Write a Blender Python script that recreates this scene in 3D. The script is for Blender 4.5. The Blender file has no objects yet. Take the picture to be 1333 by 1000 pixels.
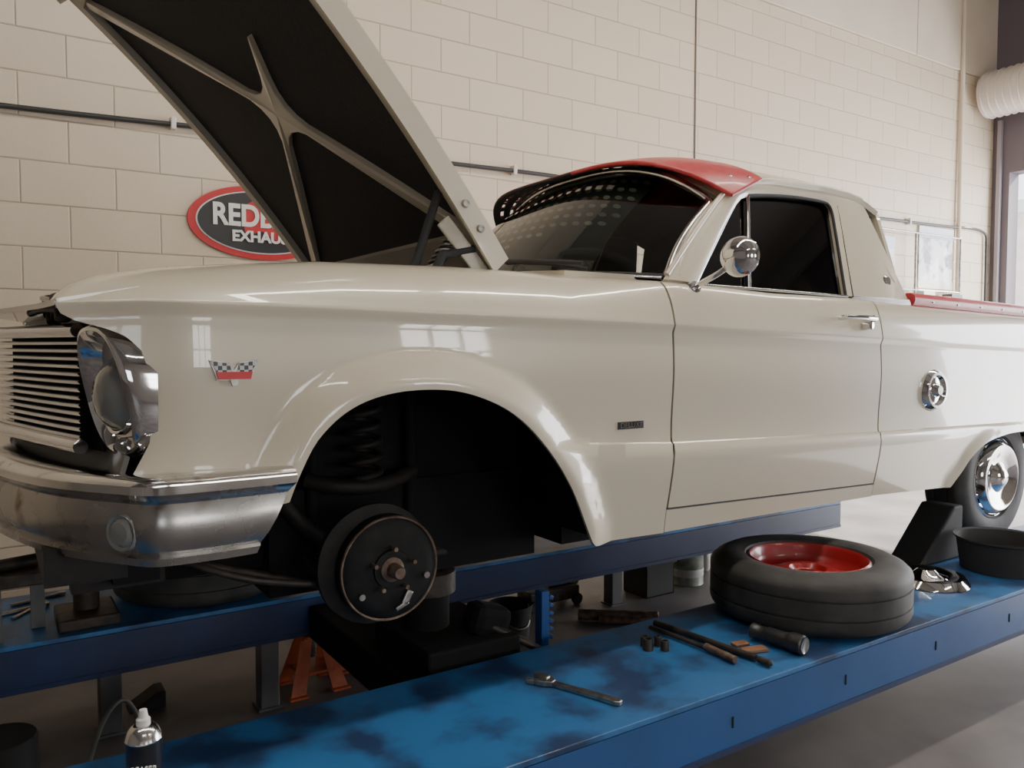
import bpy, bmesh, math
import numpy as np
from mathutils import Vector, Matrix
W=1.76; CY=.88
col=bpy.context.scene.collection
try: bpy.context.scene.view_settings.look='AgX - Medium Low Contrast'
except Exception: pass
# ---------------------------------------------------------------- materials
def mat(name,c,rough=.5,metal=0,coat=0,c2=None,scale=8,bump=0,detail=6,lo=.35,hi=.65,spec=.5,rough2=None):
    m=bpy.data.materials.new(name); m.use_nodes=True
    nt=m.node_tree; b=nt.nodes['Principled BSDF']
    b.inputs['Base Color'].default_value=(*c,1); b.inputs['Roughness'].default_value=rough
    b.inputs['Metallic'].default_value=metal; b.inputs['Coat Weight'].default_value=coat
    b.inputs['Coat Roughness'].default_value=.03
    b.inputs['Specular IOR Level'].default_value=spec
    if c2 is not None or bump or rough2 is not None:
        tc=nt.nodes.new('ShaderNodeTexCoord'); n=nt.nodes.new('ShaderNodeTexNoise')
        n.inputs['Scale'].default_value=scale; n.inputs['Detail'].default_value=detail
        nt.links.new(tc.outputs['Object'],n.inputs['Vector'])
        if c2 is not None:
            r=nt.nodes.new('ShaderNodeValToRGB'); r.color_ramp.elements[0].position=lo; r.color_ramp.elements[1].position=hi
            r.color_ramp.elements[0].color=(*c,1); r.color_ramp.elements[1].color=(*c2,1)
            nt.links.new(n.outputs['Fac'],r.inputs['Fac']); nt.links.new(r.outputs['Color'],b.inputs['Base Color'])
        if rough2 is not None:
            mr=nt.nodes.new('ShaderNodeMapRange'); mr.inputs['To Min'].default_value=rough; mr.inputs['To Max'].default_value=rough2
            nt.links.new(n.outputs['Fac'],mr.inputs['Value']); nt.links.new(mr.outputs['Result'],b.inputs['Roughness'])
        if bump:
            bp=nt.nodes.new('ShaderNodeBump'); bp.inputs['Strength'].default_value=bump; bp.inputs['Distance'].default_value=.01
            nt.links.new(n.outputs['Fac'],bp.inputs['Height']); nt.links.new(bp.outputs['Normal'],b.inputs['Normal'])
    return m
PAINT=mat('cream_paint',(.64,.57,.44),.28,0,1.0)
PAINTIN=mat('cream_frame_paint',(.48,.44,.36),.5,0,.1)
CHROME=mat('chrome',(.78,.78,.79),.06,1)
CHROMED=mat('dull_chrome',(.52,.52,.52),.12,1,c2=(.72,.71,.69),scale=6,rough2=.22)
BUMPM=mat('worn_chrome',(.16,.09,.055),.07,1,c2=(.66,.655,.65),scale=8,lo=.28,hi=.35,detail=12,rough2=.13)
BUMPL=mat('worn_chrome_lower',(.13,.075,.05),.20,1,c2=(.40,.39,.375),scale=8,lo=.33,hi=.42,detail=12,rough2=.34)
BLACK=mat('black_rubber',(.014,.014,.015),.75)
TYRE=mat('tyre_rubber',(.012,.012,.012),.65,c2=(.034,.032,.030),scale=11,bump=.25,detail=10)
DARK=mat('underbody_black',(.004,.004,.004),.85,spec=.2)
DARK2=mat('greasy_iron',(.012,.011,.010),.5,.3,c2=(.045,.032,.023),scale=20,bump=.4)
DARK3=mat('suspension_black',(.006,.0055,.005),.65,.1,c2=(.014,.011,.009),scale=20,bump=.3,spec=.3)
INSUL=mat('hood_insulation',(.014,.014,.016),.85,c2=(.022,.022,.024),scale=120,bump=.3)
RED=mat('red_vinyl',(.42,.018,.024),.36,0,.2,c2=(.50,.03,.04),scale=30,bump=.1)
REDRIM=mat('red_rim_paint',(.30,.010,.013),.32,0,.4)
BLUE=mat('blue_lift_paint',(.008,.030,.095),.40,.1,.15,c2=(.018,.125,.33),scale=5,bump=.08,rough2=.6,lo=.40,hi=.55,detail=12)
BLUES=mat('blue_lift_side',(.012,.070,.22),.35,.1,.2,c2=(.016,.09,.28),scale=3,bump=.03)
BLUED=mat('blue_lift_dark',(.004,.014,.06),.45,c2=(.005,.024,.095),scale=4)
STEEL=mat('tool_steel',(.26,.25,.24),.35,1,c2=(.42,.40,.37),scale=40)
RUST=mat('rusty_steel',(.10,.06,.04),.6,.5,c2=(.22,.16,.12),scale=30,bump=.2)
ORANGE=mat('orange_stand_paint',(.50,.10,.03),.5,c2=(.32,.06,.02),scale=20)
GREY=mat('grey_post_paint',(.07,.075,.08),.55,c2=(.11,.11,.11),scale=10)
WHITE=mat('white_plastic',(.72,.71,.68),.45)
SIGNR=mat('sign_red',(.5,.012,.018),.4); SIGNK=mat('sign_black',(.01,.01,.01),.4); SIGNW=mat('sign_white',(.8,.78,.74),.4)
CABLE=mat('cable_black',(.02,.02,.02),.5)
WOOD=mat('wood_scrap',(.18,.08,.04),.6,c2=(.27,.13,.06),scale=25)
SEAT=mat('seat_vinyl',(.02,.018,.016),.5)
CEILM=mat('ceiling_sheet',(.20,.185,.165),.7)
WALLP=mat('painted_panel',(.68,.58,.46),.7,c2=(.72,.62,.49),scale=3)
def glass(name,tint,f):
    m=bpy.data.materials.new(name); m.use_nodes=True; nt=m.node_tree; nt.nodes.clear()
    o=nt.nodes.new('ShaderNodeOutputMaterial'); mx=nt.nodes.new('ShaderNodeMixShader')
    t=nt.nodes.new('ShaderNodeBsdfTransparent'); t.inputs[0].default_value=(*tint,1)
    g=nt.nodes.new('ShaderNodeBsdfGlossy'); g.inputs['Roughness'].default_value=.02
    fr=nt.nodes.new('ShaderNodeFresnel'); fr.inputs[0].default_value=f
    nt.links.new(fr.outputs[0],mx.inputs[0]); nt.links.new(t.outputs[0],mx.inputs[1]); nt.links.new(g.outputs[0],mx.inputs[2]); nt.links.new(mx.outputs[0],o.inputs[0])
    return m
GLASS=glass('windshield_glass',(.60,.65,.60),1.45)
GLASSD=glass('tinted_side_glass',(.04,.042,.04),1.45)
LENS=mat('lamp_lens',(.22,.23,.22),.12,.3,.8)
def emis(name,c,s):
    m=bpy.data.materials.new(name); m.use_nodes=True; b=m.node_tree.nodes['Principled BSDF']
    b.inputs['Emission Color'].default_value=(*c,1); b.inputs['Emission Strength'].default_value=s; return m
def blockmat():
    m=bpy.data.materials.new('painted_block_wall'); m.use_nodes=True; nt=m.node_tree; b=nt.nodes['Principled BSDF']
    tc=nt.nodes.new('ShaderNodeTexCoord'); sx=nt.nodes.new('ShaderNodeSeparateXYZ'); cx=nt.nodes.new('ShaderNodeCombineXYZ')
    nt.links.new(tc.outputs['Object'],sx.inputs[0])
    ad=nt.nodes.new('ShaderNodeMath'); ad.operation='ADD'
    nt.links.new(sx.outputs['X'],ad.inputs[0]); nt.links.new(sx.outputs['Y'],ad.inputs[1])
    zz=nt.nodes.new('ShaderNodeMath'); zz.operation='ADD'; zz.inputs[1].default_value=-.01+2.0
    nt.links.new(sx.outputs['Z'],zz.inputs[0])
    nt.links.new(ad.outputs[0],cx.inputs['X']); nt.links.new(zz.outputs[0],cx.inputs['Y'])
    br=nt.nodes.new('ShaderNodeTexBrick'); br.offset=.5
    br.inputs['Scale'].default_value=1; br.inputs['Brick Width'].default_value=.4; br.inputs['Row Height'].default_value=.2
    br.inputs['Mortar Size'].default_value=.006; br.inputs['Mortar Smooth'].default_value=.9
    br.inputs['Color1'].default_value=(.67,.56,.42,1); br.inputs['Color2'].default_value=(.705,.595,.45,1); br.inputs['Mortar'].default_value=(.47,.385,.28,1)
    nt.links.new(cx.outputs[0],br.inputs['Vector'])
    n=nt.nodes.new('ShaderNodeTexNoise'); n.inputs['Scale'].default_value=60; nt.links.new(tc.outputs['Object'],n.inputs['Vector'])
    mu=nt.nodes.new('ShaderNodeMath'); mu.operation='MULTIPLY_ADD'; mu.inputs[1].default_value=.12
    iv=nt.nodes.new('ShaderNodeMath'); iv.operation='SUBTRACT'; iv.inputs[0].default_value=1
    nt.links.new(br.outputs['Fac'],iv.inputs[1]); nt.links.new(n.outputs['Fac'],mu.inputs[0]); nt.links.new(iv.outputs[0],mu.inputs[2])
    bp=nt.nodes.new('ShaderNodeBump'); bp.inputs['Strength'].default_value=.5; bp.inputs['Distance'].default_value=.008
    nt.links.new(mu.outputs[0],bp.inputs['Height']); nt.links.new(bp.outputs[0],b.inputs['Normal'])
    nt.links.new(br.outputs['Color'],b.inputs['Base Color']); b.inputs['Roughness'].default_value=.5
    return m
BLOCK=blockmat()
FLOORM=mat('concrete_floor',(.075,.068,.070),.42,c2=(.17,.155,.155),scale=2.2,bump=.05,detail=10,rough2=.7)
# ---------------------------------------------------------------- helpers
def group(name):
    e=bpy.data.objects.new(name,None); col.objects.link(e); e.empty_display_size=.1; return e
def mesh(name,v,f,m,p=None,smooth=True,solid=0,off=0,bevel=0,auto=None,split=0):
    me=bpy.data.meshes.new(name); me.from_pydata([tuple(map(float,a)) for a in v],[],f); me.update()
    o=bpy.data.objects.new(name,me); col.objects.link(o)
    if m: me.materials.append(m)
    if p: o.parent=p
    if smooth:
        for q in me.polygons: q.use_smooth=True
    if auto:
        try: me.set_sharp_from_angle(angle=math.radians(auto))
        except Exception: pass
    if solid:
        s=o.modifiers.new('s','SOLIDIFY'); s.thickness=solid; s.offset=off
        if smooth:
            es=o.modifiers.new('e','EDGE_SPLIT'); es.split_angle=math.radians(split or 55)
    if bevel:
        b=o.modifiers.new('b','BEVEL'); b.width=bevel; b.segments=2; b.limit_method='ANGLE'
    return o
def box(name,x0,x1,y0,y1,z0,z1,m,p=None,bevel=0,rot=None,smooth=False):
    v=[(x,y,z) for x in(x0,x1) for y in(y0,y1) for z in(z0,z1)]
    f=[(0,1,3,2),(4,6,7,5),(0,4,5,1),(2,3,7,6),(0,2,6,4),(1,5,7,3)]
    if rot:
        c=Vector(((x0+x1)/2,(y0+y1)/2,(z0+z1)/2)); R=Matrix.Rotation(rot[0],3,rot[1])
        v=[tuple(R@(Vector(a)-c)+c) for a in v]
    return mesh(name,v,f,m,p,smooth,bevel=bevel)
def grid(fn,nu,nv,flip=False,wrap=False):
    v=[fn(i/(nu-(0 if wrap else 1)),j/(nv-1)) for i in range(nu) for j in range(nv)]
    f=[]
    for i in range(nu if wrap else nu-1):
        for j in range(nv-1):
            a=i*nv+j; b=((i+1)%nu)*nv+j
            q=(a,b,b+1,a+1); f.append(q[::-1] if flip else q)
    return v,f
def frame(axis):
    a=Vector(axis).normalized(); t=Vector((0,0,1)) if abs(a.z)<.9 else Vector((1,0,0))
    u=a.cross(t).normalized(); w=a.cross(u); return a,u,w
def lathe(name,prof,c,axis,m,p=None,n=48,auto=35,sq=None):
    a,u,w=frame(axis); c=Vector(c)
    v,f=[],[]
    k=len(prof)
    for i in range(n):
        t=2*math.pi*i/n
        for (r,h) in prof: v.append(c+a*h+(u*math.cos(t)+w*math.sin(t))*r)
    for i in range(n):
        for j in range(k-1):
            A=i*k+j;B=((i+1)%n)*k+j; f.append((A,A+1,B+1,B))
    return mesh(name,v,f,m,p,True,auto=auto)
def cyl(name,p0,p1,r,m,p=None,n=24,r2=None):
    d=Vector(p1)-Vector(p0); L=d.length; r2=r if r2 is None else r2
    return lathe(name,[(0,0),(r*.92,0),(r,min(.003,L*.1)),(r2,L-min(.003,L*.1)),(r2*.92,L),(0,L)],p0,d,m,p,n)
def tube(name,pts,r,m,p=None,cyc=False,smooth=True):
    cu=bpy.data.curves.new(name,'CURVE'); cu.dimensions='3D'; cu.bevel_depth=r; cu.bevel_resolution=3; cu.use_fill_caps=True
    s=cu.splines.new('NURBS' if smooth and len(pts)>2 else 'POLY'); s.points.add(len(pts)-1)
    for i,q in enumerate(pts): s.points[i].co=(*q,1)
    s.use_cyclic_u=cyc
    if s.type=='NURBS': s.order_u=3; s.use_endpoint_u=True; s.resolution_u=6
    o=bpy.data.objects.new(name,cu); col.objects.link(o); cu.materials.append(m)
    if p:o.parent=p
    return o
def text(name,s,loc,size,m,p,rot=(math.pi/2,0,0),ext=.002,bold=0,sx=1):
    cu=bpy.data.curves.new(name,'FONT'); cu.body=s; cu.size=size; cu.extrude=ext; cu.align_x='CENTER'; cu.align_y='CENTER'; cu.offset=bold
    o=bpy.data.objects.new(name,cu); col.objects.link(o); o.location=loc; o.rotation_euler=rot; o.scale=(sx,1,1); cu.materials.append(m); o.parent=p; return o
def cr(P,n=10):
    P=[np.array(p,float) for p in P]; Q=[2*P[0]-P[1]]+P+[2*P[-1]-P[-2]]; out=[]
    for i in range(1,len(Q)-2):
        for k in range(n):
            t=k/n; a,b,c,d=Q[i-1:i+3]
            out.append(.5*((2*b)+(-a+c)*t+(2*a-5*b+4*c-d)*t*t+(-a+3*b-3*c+d)*t**3))
    out.append(P[-1]); return np.array(out)
def I(x,pts): return float(np.interp(x,[p[0] for p in pts],[p[1] for p in pts]))
def ss(a,b,x):
    t=min(1,max(0,(x-a)/(b-a))); return t*t*(3-2*t)
def mir(v): return [(a[0],W-a[1],a[2]) for a in v]
# ---------------------------------------------------------------- room
def room():
    box('floor',-7,16,-9,2.75,-.1,0,FLOORM)
    box('wall_back',-7,8.0,2.6,2.8,0,4.1,BLOCK)
    o=group('trim_upper')
    for i,(a,b) in enumerate([(-7,-2.2),(-2.19,2.1),(2.11,6.5),(6.51,8.0)]):
        box('panel_%d'%i,a,b,2.585,2.8,4.108,5.3,WALLP,o,.004)
    box('trim_joint',3.56,3.572,2.594,2.605,0,4.1,mat('joint_dark',(.12,.1,.08),.8))
    tube('trim_pipe',[(7.3,2.57,1.2),(7.3,2.57,4.9)],.022,WALLP,None)
    box('ceiling',-7,8.2,-9,2.8,5.3,5.4,CEILM)
    b=group('roof_purlins')
    for i in range(6):
        x=-5+i*2.5; box('purlin_%d'%i,x,x+.08,-9,2.6,5.0,5.295,mat('purlin_steel%d'%i,(.25,.24,.23),.5,.3),b)
    LW=mat('side_wall_paint',(.20,.18,.16),.7,c2=(.26,.23,.20),scale=2)
    box('wall_left',-7.2,-7,-9,2.8,0,5.3,LW)
    xs=[-7,-4.6,-3.0,-.2,1.4,4.2,5.8,8]
    for i in range(7):
        if i%2==0: box('wall_front_%d'%(i+1),xs[i],xs[i+1],-9.2,-9,0,5.3,LW)
        else:
            g=group('window_%d'%((i+1)//2)); x0,x1=xs[i],xs[i+1]
            box('sill',x0,x1,-9.2,-9,0,1.2,LW,g); box('head',x0,x1,-9.2,-9,3.0,5.3,LW,g)
            for k in range(4): xx=x0+(x1-x0)*k/3; box('mullion_%d'%k,xx-.03,xx+.03,-9.05,-8.98,1.2,3.0,WHITE,g)
            box('transom',x0,x1,-9.05,-8.98,2.07,2.13,WHITE,g)
    dk=mat('door_frame_dark',(.13,.11,.13),.6)
    box('wall_right_1',8.0,8.2,2.43,2.8,0,5.3,dk); box('wall_right_2',8.0,8.2,-3.2,2.43,3.15,5.3,dk); box('wall_right_3',8.0,8.2,-9,-3.2,0,5.3,LW)
    g=group('door_roller'); rc=mat('roller_curtain',(.66,.59,.53),.5)
    for i in range(7): cyl('drum_%d'%i,(7.68,2.52-i*.8,3.90),(7.68,2.52-i*.8-.79,3.90),.22,rc,g,32)
    for i in range(9): lathe('coil_%d'%i,[(.222,-.01),(.235,0),(.222,.01)],(7.68,2.48-i*.07,3.90),(0,1,0),rc,g)
    box('guide_rail',7.95,8.0,2.50,2.54,0,3.7,mat('door_jamb',(.30,.27,.30),.5),g,.005)
    e=group('neighbour_building')
    box('brickwork',12.5,12.8,-3,8,0,3.4,mat('outside_brick',(.75,.62,.55),.8,c2=(.85,.75,.7),scale=6),e)
    box('parapet',12.4,12.9,-3,8,3.4,3.6,WHITE,e,.01)
    c=group('wall_cable')
    pts=[(-7,2.57,2.36),(-3,2.57,2.40),(-.9,2.57,2.43),(-.2,2.57,2.455),(.0,2.57,2.465),(.8,2.57,2.45),(1.5,2.57,2.462),(2.2,2.57,2.478),(4,2.57,2.47),(5.85,2.57,2.52),(7.0,2.57,2.53),(7.84,2.57,2.57),(7.86,2.57,2.4),(7.86,2.57,1.0)]
    tube('cable',pts,.013,CABLE,c)
    for x,z in [(-2,2.415),(-.15,2.463),(1.9,2.475),(4,2.47),(6.4,2.53)]: box('clip',x,x+.025,2.55,2.6,z-.03,z+.03,WHITE,c,.004)
    pm=mat('poster_print',(.75,.78,.8),.25,c2=(.20,.22,.28),scale=6,lo=.48,hi=.58)
    for nm,x0,x1,z0,z1 in [('wall_poster',5.97,6.2,2.12,2.36),('wall_poster.001',6.62,7.22,1.93,2.5)]:
        g=group(nm); box('paper',x0,x1,2.585,2.595,z0,z1,pm,g); 
        box('border_bottom',x0-.01,x1+.01,2.58,2.597,z0-.02,z0+.06,WHITE,g); box('border_top',x0-.01,x1+.01,2.58,2.597,z1-.1,z1+.01,mat('poster_head',(.55,.62,.72),.3),g)
    g=group('wire_display_rack')
    for i,x in enumerate([5.85,6.45,7.25]): tube('upright_%d'%i,[(x,2.52,0),(x,2.52,2.42)],.012,STEEL,g)
    for i,z in enumerate([1.7,1.88,2.42]): tube('rail_%d'%i,[(5.85,2.52,z),(7.25,2.52,z)],.009,STEEL,g)
    for i,x in enumerate([5.9,6.2,6.5,6.8,7.0]): box('box_%d'%i,x,x+.2,2.46,2.56,1.71,1.71+[.14,.10,.16,.12,.15][i],[WHITE,BLUES,WHITE,RED,GREY][i],g,.005)
    s=group('exhaust_shop_sign')
    def ell(nm,rx,rz,y,m,th=.012):
        n=72; v=[(.31+rx*math.cos(2*math.pi*i/n),yy,2.005+rz*math.sin(2*math.pi*i/n)) for yy in(y,y+th) for i in range(n)]
        f=[tuple(range(n)),tuple(range(2*n-1,n-1,-1))]+[(i,i+n,(i+1)%n+n,(i+1)%n) for i in range(n)]
        mesh(nm,v,f,m,s,False)
    ell('red_rim',.385,.195,2.585,SIGNR); ell('white_ring',.345,.165,2.581,SIGNW,.004); ell('black_field',.337,.159,2.577,SIGNK,.004)
    mp=[(-.10,.02),(-.09,.07),(-.04,.10),(-.01,.135),(.03,.13),(.05,.10),(.07,.14),(.10,.08),(.15,.03),(.17,-.03),(.14,-.09),(.10,-.12),(.05,-.09),(0,-.06),(-.06,-.08),(-.09,-.07)]
    mesh('map_shape',[(.30+a,2.574,2.02+b) for a,b in mp],[tuple(range(len(mp)))],SIGNR,s,False)
    text('lettering','REDBACK',(.335,2.570,2.03),.155,SIGNW,s,bold=.005,sx=.85); text('lettering_2','EXHAUSTS',(.33,2.570,1.925),.078,SIGNW,s,bold=.003)
room()
# ---------------------------------------------------------------- lift
def platform(nm,y0,y1,zb,x0,x1):
    g=group(nm)
    box('deck',x0,x1,y0,y1,.415,.43,BLUE,g,.002)
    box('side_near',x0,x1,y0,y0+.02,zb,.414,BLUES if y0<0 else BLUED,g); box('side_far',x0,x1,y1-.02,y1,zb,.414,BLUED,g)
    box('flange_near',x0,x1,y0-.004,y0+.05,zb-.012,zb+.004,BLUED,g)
    for i in range(8):
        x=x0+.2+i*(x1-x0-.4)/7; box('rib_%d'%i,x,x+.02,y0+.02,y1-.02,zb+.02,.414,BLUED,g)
    for i,x in enumerate([x0+.3,x1-.3]): box('leg_%d'%i,x-.05,x+.05,y0+.15,y0+.33,0,.3,BLUED,g,.004)
    for i in range(9):
        x=x0+.3+i*.5
        if y0<0: box('slot_%d'%i,x-.003,x+.003,y0-.002,y0+.004,.325,.355,DARK,g)
    return g
platform('vehicle_lift_platform',-.33,.2,.27,-1.6,4.3)
platform('vehicle_lift_platform.001',1.09,1.66,.29,-1.6,3.25)
b=group('jacking_beam')
box('beam',.02,.42,.205,1.085,.27,.39,DARK,b,.01); box('carriage',.08,.40,.24,.62,.39,.47,DARK,b,.01)
cyl('ram',(.19,.46,.47),(.19,.46,.58),.07,DARK,b); cyl('ram_head',(.19,.46,.58),(.19,.46,.65),.09,DARK2,b)
box('arm_housing',.26,.40,.28,.38,.45,.55,DARK,b,.03,rot=(.3,'Y')); tube('pump_handle',[(.30,.30,.50),(.46,.24,.42),(.52,.21,.36)],.012,DARK2,b)
# ---------------------------------------------------------------- CAR
car=group('pickup_truck')
ZT=[(-.834,1.442),(-.82,1.462),(-.80,1.480),(-.75,1.503),(-.645,1.524),(-.43,1.546),(-.245,1.561),(.122,1.568),(.375,1.566),(.83,1.549),(1.305,1.53),(1.734,1.528),(2.15,1.511),(3.13,1.484),(3.9,1.46)]
ZU=[(-.834,1.434),(-.679,1.441),(-.464,1.438),(.054,1.43),(.789,1.415),(1.883,1.379),(2.994,1.343),(3.9,1.315)]
ZL=[(-.9,1.09),(.5,1.071),(.8,1.053),(1.883,1.022),(3,1.001),(3.9,.98)]
XF=[(1.03,-.73),(1.11,-.69),(1.147,-.671),(1.209,-.664),(1.303,-.672),(1.345,-.685),(1.372,-.715),(1.388,-.755),(1.400,-.80),(1.415,-.825),(1.434,-.834)]
AF=cr([(-.395,1.0),(-.37,1.065),(-.326,1.141),(-.253,1.203),(-.157,1.236),(-.033,1.243),(.076,1.225),(.192,1.175),(.291,1.092),(.395,.955),(.49,.781)],14)
AR=cr([(2.44,.755),(2.5,.81),(2.56,.875),(2.66,.93),(2.8,.955),(2.93,.962),(3.1,.955),(3.25,.92),(3.36,.85),(3.42,.77)],10)
def zb_f(x):
    if x<AF[0][0]: return 1.0
    if x<=AF[-1][0]: return float(np.interp(x,AF[:,0],AF[:,1]))
    return I(x,[(.49,.775),(.8,.768)])
def zb_q(x):
    if x<2.44: return I(x,[(1.89,.772),(2.44,.752)])
    if x<3.42: return float(np.interp(x,AR[:,0],AR[:,1]))
    return .78
def yo(x,z):
    zu=I(x,ZU); zl=I(x,ZL); y=0
    d=zu-z
    if d>0: y+=.012*ss(0,.03,d)*math.exp(-d/.10)+ .012*ss(.12,.32,d)
    lf=ss(.30,.50,x)
    y-=.016*lf*ss(-.004,.008,zl-z)
    if z<zl: y+=.045*ss(0,.33,zl-z)*1.0
    da=float(np.min(np.hypot(AF[:,0]-x,AF[:,1]-z)))
    k=max(0,1-da/.095); y-=.036*(min(1,k*1.25)) **.9 if x<.75 else 0
    da=float(np.min(np.hypot(AR[:,0]-x,AR[:,1]-z)))
    k=max(0,1-da/.06); y-=.014*k*k*(3-2*k)
    y+=.05*ss(-.55,-.9,x)*1.0 if x<-.55 else 0
    return y
def YT(x): return I(x,[(-.9,.22),(.45,.2),(.85,.07),(1.0,.06),(4,.06)])
TOPP=[(0,.0),(.03,.06),(.08,.2),(.15,.36),(.24,.52),(.36,.68),(.50,.82),(.64,.91),(.78,.965),(.9,.99),(1,1)]
def panel(name,x0,x1,zbf,ztf=None,front=False,nx=None,above=True,m=PAINT):
    nx=nx or int((x1-x0)/.013)+2
    xs=np.linspace(x0,x1,nx)
    cols=[]
    for x in xs:
        zb=zbf(x); zu=I(x,ZU); zl=max(I(x,ZL),zb+.004); zt=I(x,ZT); c=[]
        zs=list(np.linspace(zb,zl-.003,8))+list(np.linspace(zl+.002,zu-.075,15))+list(np.linspace(zu-.065,zu-.012,8))+[zu-.006,zu-.001]
        if ztf: zs=list(np.linspace(zb,ztf(x),8))
        for z in zs:
            X=x
            if front and x<-.55:
                w=(-.55-x)/.284; X=-.55-w*(-.55-I(z,XF))
            c.append((X,yo(X,z),z))
        if above and not ztf:
            yt=YT(x); base=yo(x,zu)
            for fy,fz in TOPP:
                c.append((x,base+(yt-base)*fy,zu+.001+(zt-zu)*fz))
        cols.append(c)
    nr=len(cols[0]); v=[p for c in cols for p in c]
    f=[(i*nr+j,(i+1)*nr+j,(i+1)*nr+j+1,i*nr+j+1) for i in range(nx-1) for j in range(nr-1)]
    mesh(name+'_left',v,f,m,car,True,solid=.012,off=-1)
    mesh(name+'_right',mir(v),[q[::-1] for q in f],m,car,True,solid=.012,off=-1)
panel('front_fender',-.834,.7965,zb_f,front=True)
panel('door',.8045,1.8825,lambda x:I(x,[(.8,.848),(1.885,.823)]))
panel('rocker',.800,1.888,lambda x:.77,ztf=lambda x:I(x,[(.8,.841),(1.885,.816)]),above=False)
panel('quarter',1.8905,3.9,zb_q)
def seal(nm,xa,z0f,z1):
    for sd in (0,1):
        v=[];f=[]
        zs=np.linspace(z0f,z1,30)
        for z in zs:
            zu=I(xa,ZU); y=yo(xa,min(z,zu))+.006
            if z>zu:
                k=(z-zu)/(I(xa,ZT)-zu); y+= (YT(xa)-.0)*I(k,[(b,a) for a,b in TOPP])
            for dx in(-.0035,.0035): v.append((xa+dx,(W-y) if sd else y,z))
        for i in range(29): f.append((2*i,2*i+1,2*i+3,2*i+2))
        mesh(nm+'_%d'%sd,v,f,BLACK,car,False)
seal('shut_line_front',.8005,.78,1.545); seal('shut_line_rear',1.8865,.82,1.51)
v=[];f=[]
for i,x in enumerate(np.linspace(.8,1.887,30)):
    z=I(x,[(.8,.8445),(1.885,.8195)]); y=yo(x,z)+.004
    v+=[(x,y,z-.0035),(x,y,z+.0035)]
for i in range(29): f.append((2*i,2*i+2,2*i+3,2*i+1))
mesh('sill_shut_line',v,f,BLACK,car,False)
def bx(n,*a,m=DARK): return box(n,*a,m,car)
bx('cabin_tub',.56,2.36,.045,W-.045,.80,1.36); bx('bed_tub',2.36,3.88,.36,W-.36,.85,1.40)
bx('bed_side_inner',2.36,3.88,.05,.36,1.05,1.40); bx('bed_side_inner_r',2.36,3.88,W-.36,W-.05,1.05,1.40)
bx('engine_bay',-.6,.56,.42,W-.42,.93,1.25); bx('wheel_house_top',-.6,.56,.04,.42,1.27,1.30); bx('wheel_house_top_r',-.6,.56,W-.42,W-.04,1.27,1.30)
bx('engine_sump',-.32,.56,.40,W-.40,.66,.95)
bx('wheel_house_front',-.62,-.58,.05,W-.05,1.0,1.32); bx('firewall',.50,.56,.24,W-.24,.85,1.54); bx('firewall_lower',.50,.56,.05,W-.05,.80,1.36)
bx('apron_left',-.6,.50,.205,.22,1.29,1.53); bx('apron_right',-.6,.50,W-.22,W-.205,1.29,1.53)
bx('chassis_floor',.56,3.7,.25,W-.25,.72,.80)
box('tail_panel',3.88,3.91,.06,W-.06,.8,1.46,PAINT,car,.01)
v,f=grid(lambda a,b:(.50+.40*b,.16+(W-.32)*a,1.565+.03*math.sin(math.pi*a)),20,4,flip=True); mesh('cowl',v,f,PAINT,car,solid=.02)
def ys(z): return .062+(z-1.54)*.36
pairs=[((.815,1.548),(.955,1.546)),((.90,1.62),(1.025,1.618)),((1.0,1.705),(1.105,1.70)),((1.10,1.785),(1.19,1.785)),((1.19,1.86),(1.255,1.846)),((1.235,1.895),(1.29,1.872)),((1.30,1.93),(1.345,1.89)),((1.48,1.956),(1.50,1.908)),((1.75,1.963),(1.74,1.914)),((1.87,1.96),(1.80,1.908)),((2.03,1.94),(1.82,1.885)),((2.05,1.88),(1.807,1.83)),((2.085,1.75),(1.78,1.72)),((2.14,1.53),(1.735,1.53))]
v=[];f=[]
for o_,i_ in pairs:
    for k in range(5):
        t=k/4; x=o_[0]*(1-t)+i_[0]*t; z=o_[1]*(1-t)+i_[1]*t; v.append((x,ys(z)+.012*(1-math.sin(math.pi*t)),z))
for i in range(len(pairs)-1):
    for k in range(4): a=i*5+k; f.append((a,a+1,a+6,a+5))
mesh('side_frame_left',v,f,PAINT,car,solid=.03,off=0); mesh('side_frame_right',mir(v),f,PAINT,car,solid=.03,off=0)
def S3(x,z,o=0,r=False):
    y=ys(z)+o; return (x,W-y if r else y,z)
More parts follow.
